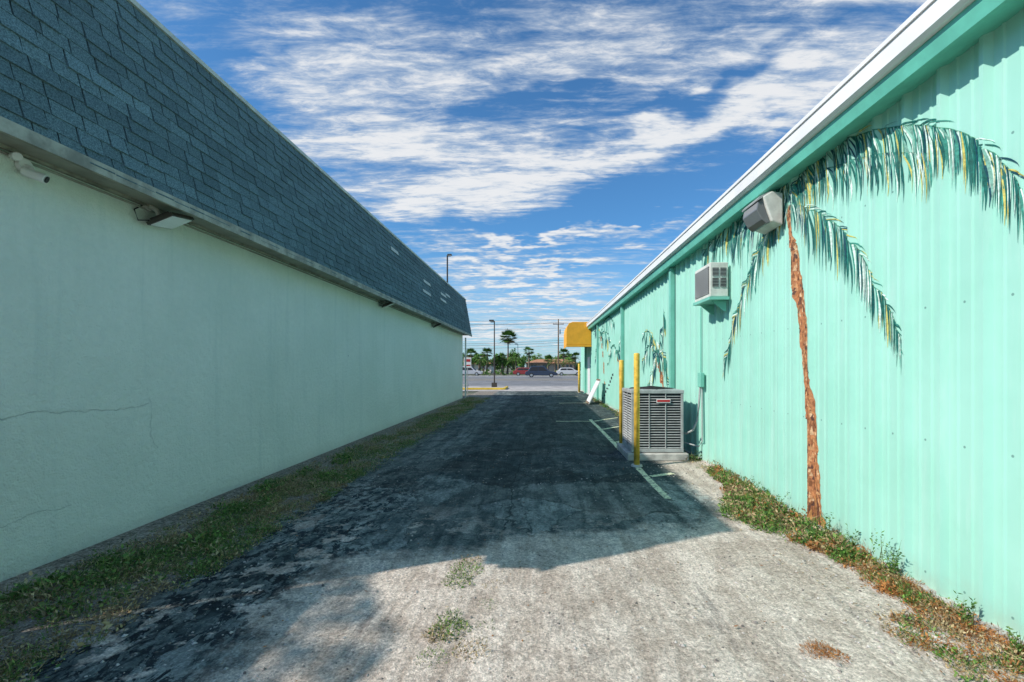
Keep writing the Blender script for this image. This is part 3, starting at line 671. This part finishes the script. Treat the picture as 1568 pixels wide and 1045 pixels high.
for i in range(5600):
    y=1.9+rng.random()**1.7*7; x=rng.uniform(-3.9,2.7)
    if rng.random()<.45: x=rng.choice([rng.normal(-2.2,.5),rng.normal(1.9,.5)])
    if x>2.7 or x<-3.95: continue
    s=.003+.011*rng.random()**3.5; sx,sy,sz=rng.uniform(.7,1.4,3); a=rng.uniform(0,6.28)
    k=rng.uniform(.12,.6); col=(k,k*.93,k*.85)
    vv=[]
    for p in octa:
        q=(p[0]*s*sx+rng.normal(0,s*.15),p[1]*s*sy+rng.normal(0,s*.15)); vv.append((x+q[0]*math.cos(a)-q[1]*math.sin(a),y+q[0]*math.sin(a)+q[1]*math.cos(a),gz(x,y)+s*.4+p[2]*s*sz*.7))
    mb.quadset(vv,of,0,col)
mb.done('gravel',M_stone,color=True)
# ------------------------------------------------------------------ trees
M_bark=simple('palm_bark',(.20,.15,.11),.9,.3,6)
def fanpalm(x,y,h,r,nf=34):
    e=empty('palm_tree',(x,y,0)); mb=MB(); n=8
    pts=[(x+.15*math.sin(i/n*2),y,h*i/n) for i in range(n+1)]; mb.tube(pts,[.22-.10*i/n+(.08 if i==0 else 0) for i in range(n+1)],9); mb.done('trunk',M_bark,e)
    L=Leaves(); top=np.array(pts[-1])
    for i in range(nf):
        d=rdir(1,-.55,.95)[0]; dead=d[2]<-.35
        c=top+d*r*.45; m_=13; up=np.cross(d,[0,0,1.]); up/=np.linalg.norm(up)+1e-9; v2=np.cross(up,d)
        ang=np.linspace(-1.35,1.35,m_); dd=unit(d[None]*np.cos(ang)[:,None]+up[None]*np.sin(ang)[:,None]+np.array([0,0,-.18])[None])
        L.add(np.repeat(c[None],m_,0),dd,unit(np.cross(dd,np.repeat(v2[None],m_,0))),np.full(m_,r*.6)*rng.uniform(.8,1.1,m_),np.full(m_,r*.085),np.repeat((DRY[2] if dead else GREEN[rng.integers(0,4)]*1.5)[None],m_,0)*rng.uniform(.6,1.1))
        L.add(top[None],d[None],up[None],np.array([r*.5]),np.array([.05]),np.array([[.1,.14,.04]]))
    L.done('crown',e)
def featherpalm(x,y,h,r,nf=16,name='palm_tree',lean=0):
    e=empty(name,(x,y,0)); mb=MB(); n=9
    pts=[(x+lean*(i/n)**2,y,h*i/n) for i in range(n+1)]; mb.tube(pts,[.15-.05*i/n+(.06 if i==0 else 0) for i in range(n+1)],10); mb.done('trunk',M_bark,e)
    L=Leaves(); top=np.array(pts[-1])
    for i in range(nf):
        a=2*math.pi*i/nf+rng.uniform(-.2,.2); u0=rng.uniform(.2,1.1); m_=38
        s_=np.linspace(.04,1,m_); hx=r*s_*math.cos(u0*.5); hz=r*(math.sin(u0)*s_-1.0*s_**2.2)
        c=np.stack([top[0]+math.cos(a)*hx,top[1]+math.sin(a)*hx,top[2]+hz],1)
        tang=unit(np.gradient(c,axis=0)); sd_=np.array([-math.sin(a),math.cos(a),0])
        for sg in (-1,1):
            d=unit(tang*.6+sd_[None]*sg+np.array([0,0,-.45])[None]+rng.normal(0,.08,(m_,3)))
            L.add(c,d,unit(np.cross(d,np.array([0,0,1.])[None])),r*.28*np.sin(np.pi*np.clip(s_*.85+.12,0,1))**.6*rng.uniform(.85,1.1,m_),np.full(m_,r*.022),GREEN[rng.integers(0,4,m_)]*1.5*rng.uniform(.6,1.1,m_)[:,None])
        L.add(c[:-1],tang[:-1],np.repeat(sd_[None],m_-1,0),np.linalg.norm(np.diff(c,axis=0),axis=1)*1.3,np.full(m_-1,.03),np.repeat(np.array([[.12,.15,.05]]),m_-1,0))
    L.done('crown',e)
def crown(L,cx,cy,cz,rx,ry,rz,n,size,tint=1.0):
    k=max(6,int(n/90)); sc=rdir(k)*rng.uniform(.35,1,k)[:,None]*np.array([rx,ry,rz]); kk=rng.uniform(.55,1.25,k)
    i=rng.integers(0,k,n); p=np.array([cx,cy,cz])+sc[i]+rdir(n)*np.array([rx,ry,rz])*.33*rng.uniform(0,1,n)[:,None]**.5
    p[:,2]=np.maximum(p[:,2],.1); d=rdir(n); L.add(p,d,unit(np.cross(d,rdir(n))),size*rng.uniform(.6,1.4,n),size*rng.uniform(.4,.8,n),GREEN[rng.integers(0,4,n)]*(kk[i]*rng.uniform(.6,1.1,n)*tint)[:,None])
def tree(x,y,h,r,n=1400):
    e=empty('broadleaf_tree',(x,y,0)); mb=MB(); mb.tube([(x,y,0),(x+.1,y,h*.3),(x,y,h*.6)],[.22,.17,.1],8)
    for i in range(6):
        a=i*1.05+.3; mb.tube([(x,y,h*.35+i*.1),(x+math.cos(a)*r*.4,y+math.sin(a)*r*.4,h*.6),(x+math.cos(a)*r*.65,y+math.sin(a)*r*.65,h*.78)],[.09,.06,.025],6)
    mb.done('trunk',M_bark,e); L=Leaves(); crown(L,x,y,h*.68,r,r,h*.32,n,.32,2.4); L.done('crown',e)
featherpalm(-8.15,.30,5.5,1.85,11)
def at(px,Yd): return (px-CX)/F*Yd
fanpalm(at(777,100),100,7.8,2.3,50)
fanpalm(at(809,98),98,4.9,1.4); fanpalm(at(745,97),97,4.4,1.6); fanpalm(at(733,98),98,3.6,1.6); fanpalm(at(768,98),98,3.6,1.3)
fanpalm(at(862,97),97,4.4,1.5); fanpalm(at(720,101),101,4.4,1.6); fanpalm(at(880,98),98,3.8,1.3); fanpalm(at(838,97),97,3.2,1.3)
featherpalm(at(736,95),95,3.0,2.2,14); featherpalm(at(790,95),95,3.2,2.3,14); featherpalm(at(850,96),96,2.8,2.0,14); featherpalm(at(872,95),95,2.6,2.0,14)
for px,Yd,h_,r_ in ((716,95,4.6,2.2),(757,99,4.4,2.3),(798,99,5.0,2.0),(786,102,5.3,2.4),(770,100,4.2,2.0),(822,112,4.6,2.4),(843,116,4.6,2.6),(872,112,4.4,2.2),(700,110,5,3),(740,104,4.4,2.6)): tree(at(px,Yd),Yd,h_,r_,1400)
L=Leaves()
for k in range(90):
    crown(L,-70+k*1.55+rng.uniform(-.5,.5),86+rng.uniform(-.6,.6),.5,1.0,.8,.55+rng.uniform(-.15,.25),170,.22,2.0)
L.done('hedge')
L=Leaves()
for k in range(90):
    r_=rng.uniform(2.5,5); crown(L,-190+k*4.3,165+rng.uniform(-12,12),r_*.6,r_,r_,r_*.65,420,.8,1.5)
L.done('distant_trees')
# ------------------------------------------------------------------ background buildings
def shop(x0,x1,y,h,wall,roof,name):
    e=empty(name,((x0+x1)/2,y,0)); mb=MB(); mb.box(x0,x1,y,y+10,0,h); mb.done('walls',wall,e)
    mb=MB(); yy0,yy1=y-.7,y+10.7; xm0,xm1=x0-.6,x1+.6
    mb.quadset([(xm0,yy0,h-.1),(xm1,yy0,h-.1),(xm1,yy1,h-.1),(xm0,yy1,h-.1),(xm0+3,(yy0+yy1)/2,h+.9),(xm1-3,(yy0+yy1)/2,h+.9)],[(0,1,5,4),(1,2,5),(2,3,4,5),(3,0,4),(0,3,2,1)]); mb.done('roof',roof,e)
    mb=MB(); x=x0+1
    while x<x1-2: mb.box(x,x+1.3,y-.03,y+.01,.9,2.1); x+=2.7
    mb.done('windows',M_glass,e)
M_pink=simple('pink_stucco',(.72,.52,.40),.85,.1,1); M_terr=simple('terracotta_roof',(.45,.22,.11),.8,.3,3); M_cream=simple('cream_stucco',(.75,.70,.60),.85,.1,1)
shop(at(806,104),at(882,104),104,2.5,M_pink,M_terr,'pink_house'); shop(at(712,116),at(752,116),116,2.5,M_cream,M_terr,'cream_house'); shop(14,34,118,3,M_cream,M_roofw,'cream_house')
# ------------------------------------------------------------------ lamps, poles, wires
def lamp(x,y,h,r=.07,side=-1,mat=M_bronze,hs=1.0):
    e=empty('street_lamp',(x,y,0)); mb=MB(); mb.tube([(x,y,0),(x,y,.5),(x,y,h)],[r*1.1,r,r*.75],10); mb.box(x-.2,x+.2,y-.2,y+.2,0,.35); mb.done('pole',mat,e)
    mb=MB(); mb.box(x-.04,x+.5*side*hs,y-.03,y+.03,h-.10,h-.04) if side>0 else mb.box(x+.5*side*hs,x+.04,y-.03,y+.03,h-.10,h-.04)
    xc=x+side*.35*hs; mb.prism([(xc-.33*hs,h-.02),(xc+.33*hs,h-.02),(xc+.28*hs,h+.16*hs),(xc-.28*hs,h+.16*hs)],'y',y-.25*hs,y+.25*hs); mb.done('head',mat,e)
    mb=MB(); mb.box(xc-.27*hs,xc+.27*hs,y-.2*hs,y+.2*hs,h-.05,h-.022); mb.done('lens',M_led,e)
lamp(at(757,36),36,5.2,.055,-1,M_bronze,.6); lamp(at(685,41),41,11.6,.09,1,M_bronze,.6)
lamp(at(793,99),99,6.5,.09,-1,M_alum)
UY=92.
e=empty('utility_pole',(at(855,UY),UY,0)); ux=at(855,UY); mb=MB(); mb.tube([(ux,UY,0),(ux,UY,11.2)],[.17,.11],10); mb.box(ux-1.1,ux+1.1,UY-.17,UY-.06,10.1,10.25); mb.done('pole',M_wood,e)
mb=MB(); mb.tube([(ux+.28,UY-.1,8.2),(ux+.28,UY-.1,9.1)],.2,12)
for dx in (-1,-.5,.5,1): mb.tube([(ux+dx,UY-.12,10.25),(ux+dx,UY-.12,10.45)],[.05,.03],8)
mb.done('transformer',M_alum,e)
for dxp in (-45,45):
    xx=ux+dxp; e=empty('utility_pole',(xx,UY,0)); mb=MB(); mb.tube([(xx,UY,0),(xx,UY,11.2)],[.17,.11],10); mb.box(xx-1.1,xx+1.1,UY-.17,UY-.06,10.1,10.25); mb.done('pole',M_wood,e)
mb=MB()
for z_,dy in ((11.15,0),(10.45,-.4),(10.4,.3),(9.4,0),(6.9,0),(6.5,0),(5.9,.1)):
    for s0 in (-90,-45,0,45):
        pts=[(ux+s0+45*f,UY+dy-.05,z_-.7*4*f*(1-f)*(.6 if z_>7 else 1)) for f in np.linspace(0,1,13)]; mb.tube(pts,.022,4,cap=False)
mb.done('power_lines',M_black)
# ------------------------------------------------------------------ cars
def car(x,y,colr,name='car',s=1.0,suv=False):
    e=empty(name,(x,y,0)); Wd=.9; top=1.45 if not suv else 1.7
    body=simple('car_paint',colr,.25,.04,1,spec=.6)
    X=lambda v:x+v*s
    prof_=[(-2.3,.38),(-2.35,.62),(-2.28,.86),(-1.95,.95),(1.05,.97),(1.9,.86),(2.28,.70),(2.35,.45),(2.28,.30),(-2.2,.28)]
    mb=MB(); mb.prism([(X(a),b) for a,b in prof_],'y',y-Wd,y+Wd); mb.done('body',body,e,bevel=.06)
    cab=[(-1.98,.94),(-1.55,top-.06),(-1.2,top),(.15,top),(.45,top-.04),(1.15,.95)]
    mb=MB(); vs=[]
    for yy in (y-Wd+.05,y+Wd-.05): vs+=[(X(a),yy+((.16 if yy<y else -.16) if b>1.2 else 0),b) for a,b in cab]
    n=6; mb.quadset(vs,[(i,(i+1)%n,n+(i+1)%n,n+i) for i in range(n)]+[tuple(range(n)),tuple(range(n,2*n))]); mb.done('cabin',body,e,bevel=.03)
    mb=MB()
    for sg in (-1,1):
        for poly in ([(-1.72,1.0),(-1.42,top-.13),(-.5,top-.11),(-.5,1.0)],[(-.42,1.0),(-.42,top-.11),(.3,top-.13),(.88,1.0)]):
            vs=[]
            for a,b in poly: yb=Wd-.05; yt=Wd-.21; f=(b-.95)/(top-.95); vs.append((X(a),y+sg*(yb+(yt-yb)*f+.02),b))
            mb.quadset(vs,[(0,1,2,3)])
    mb.quadset([(X(.50),y-.62,top-.07),(X(.50),y+.62,top-.07),(X(1.16),y+.75,1.0),(X(1.16),y-.75,1.0)],[(0,1,2,3)])
    mb.done('windows',M_black,e)
    for wx in (-1.42,1.42):
        for sg in (-1,1):
            mb=MB(); mb.tube([(X(wx),y+sg*.72,.33),(X(wx),y+sg*.92,.33)],.33,20); mb.done('wheel',M_black,e,bevel=.02)
            mb=MB(); mb.tube([(X(wx),y+sg*.925,.33),(X(wx),y+sg*.935,.33)],.2,12); mb.done('hub',M_alum,e)
    mb=MB(); mb.box(X(2.2),X(2.34),y-.85,y-.5,.62,.76); mb.box(X(2.2),X(2.34),y+.5,y+.85,.62,.76); mb.done('headlights',M_led,e)
    mb=MB(); mb.box(X(-2.35),X(-2.25),y-.85,y-.55,.68,.84); mb.box(X(-2.35),X(-2.25),y+.55,y+.85,.68,.84); mb.done('taillights',M_red,e)
car(at(829,70),70,(.035,.05,.085),suv=True,s=1.06); car(at(718,80.8),81.2,(.5,.5,.52),suv=True)
car(at(806,81),81.5,(.30,.04,.04)); car(at(872,81),81.5,(.62,.62,.62))
e=empty('traffic_sign',(at(716,27),27,0)); sx=at(716,27); mb=MB(); mb.tube([(sx,27,0),(sx,27,2.2)],.025,8); mb.done('post',M_alum,e)
mb=MB(); mb.box(sx-.22,sx+.22,26.96,26.972,1.55,2.15); mb.done('panel',M_white,e,bevel=.003)
mb=MB(); mb.box(sx-.17,sx+.17,26.952,26.958,1.9,2.05);mb.box(sx-.17,sx+.17,26.952,26.958,1.65,1.72); mb.done('lettering',M_red,e)
scene.view_settings.view_transform='Standard'; scene.view_settings.look='None'; scene.view_settings.exposure=0
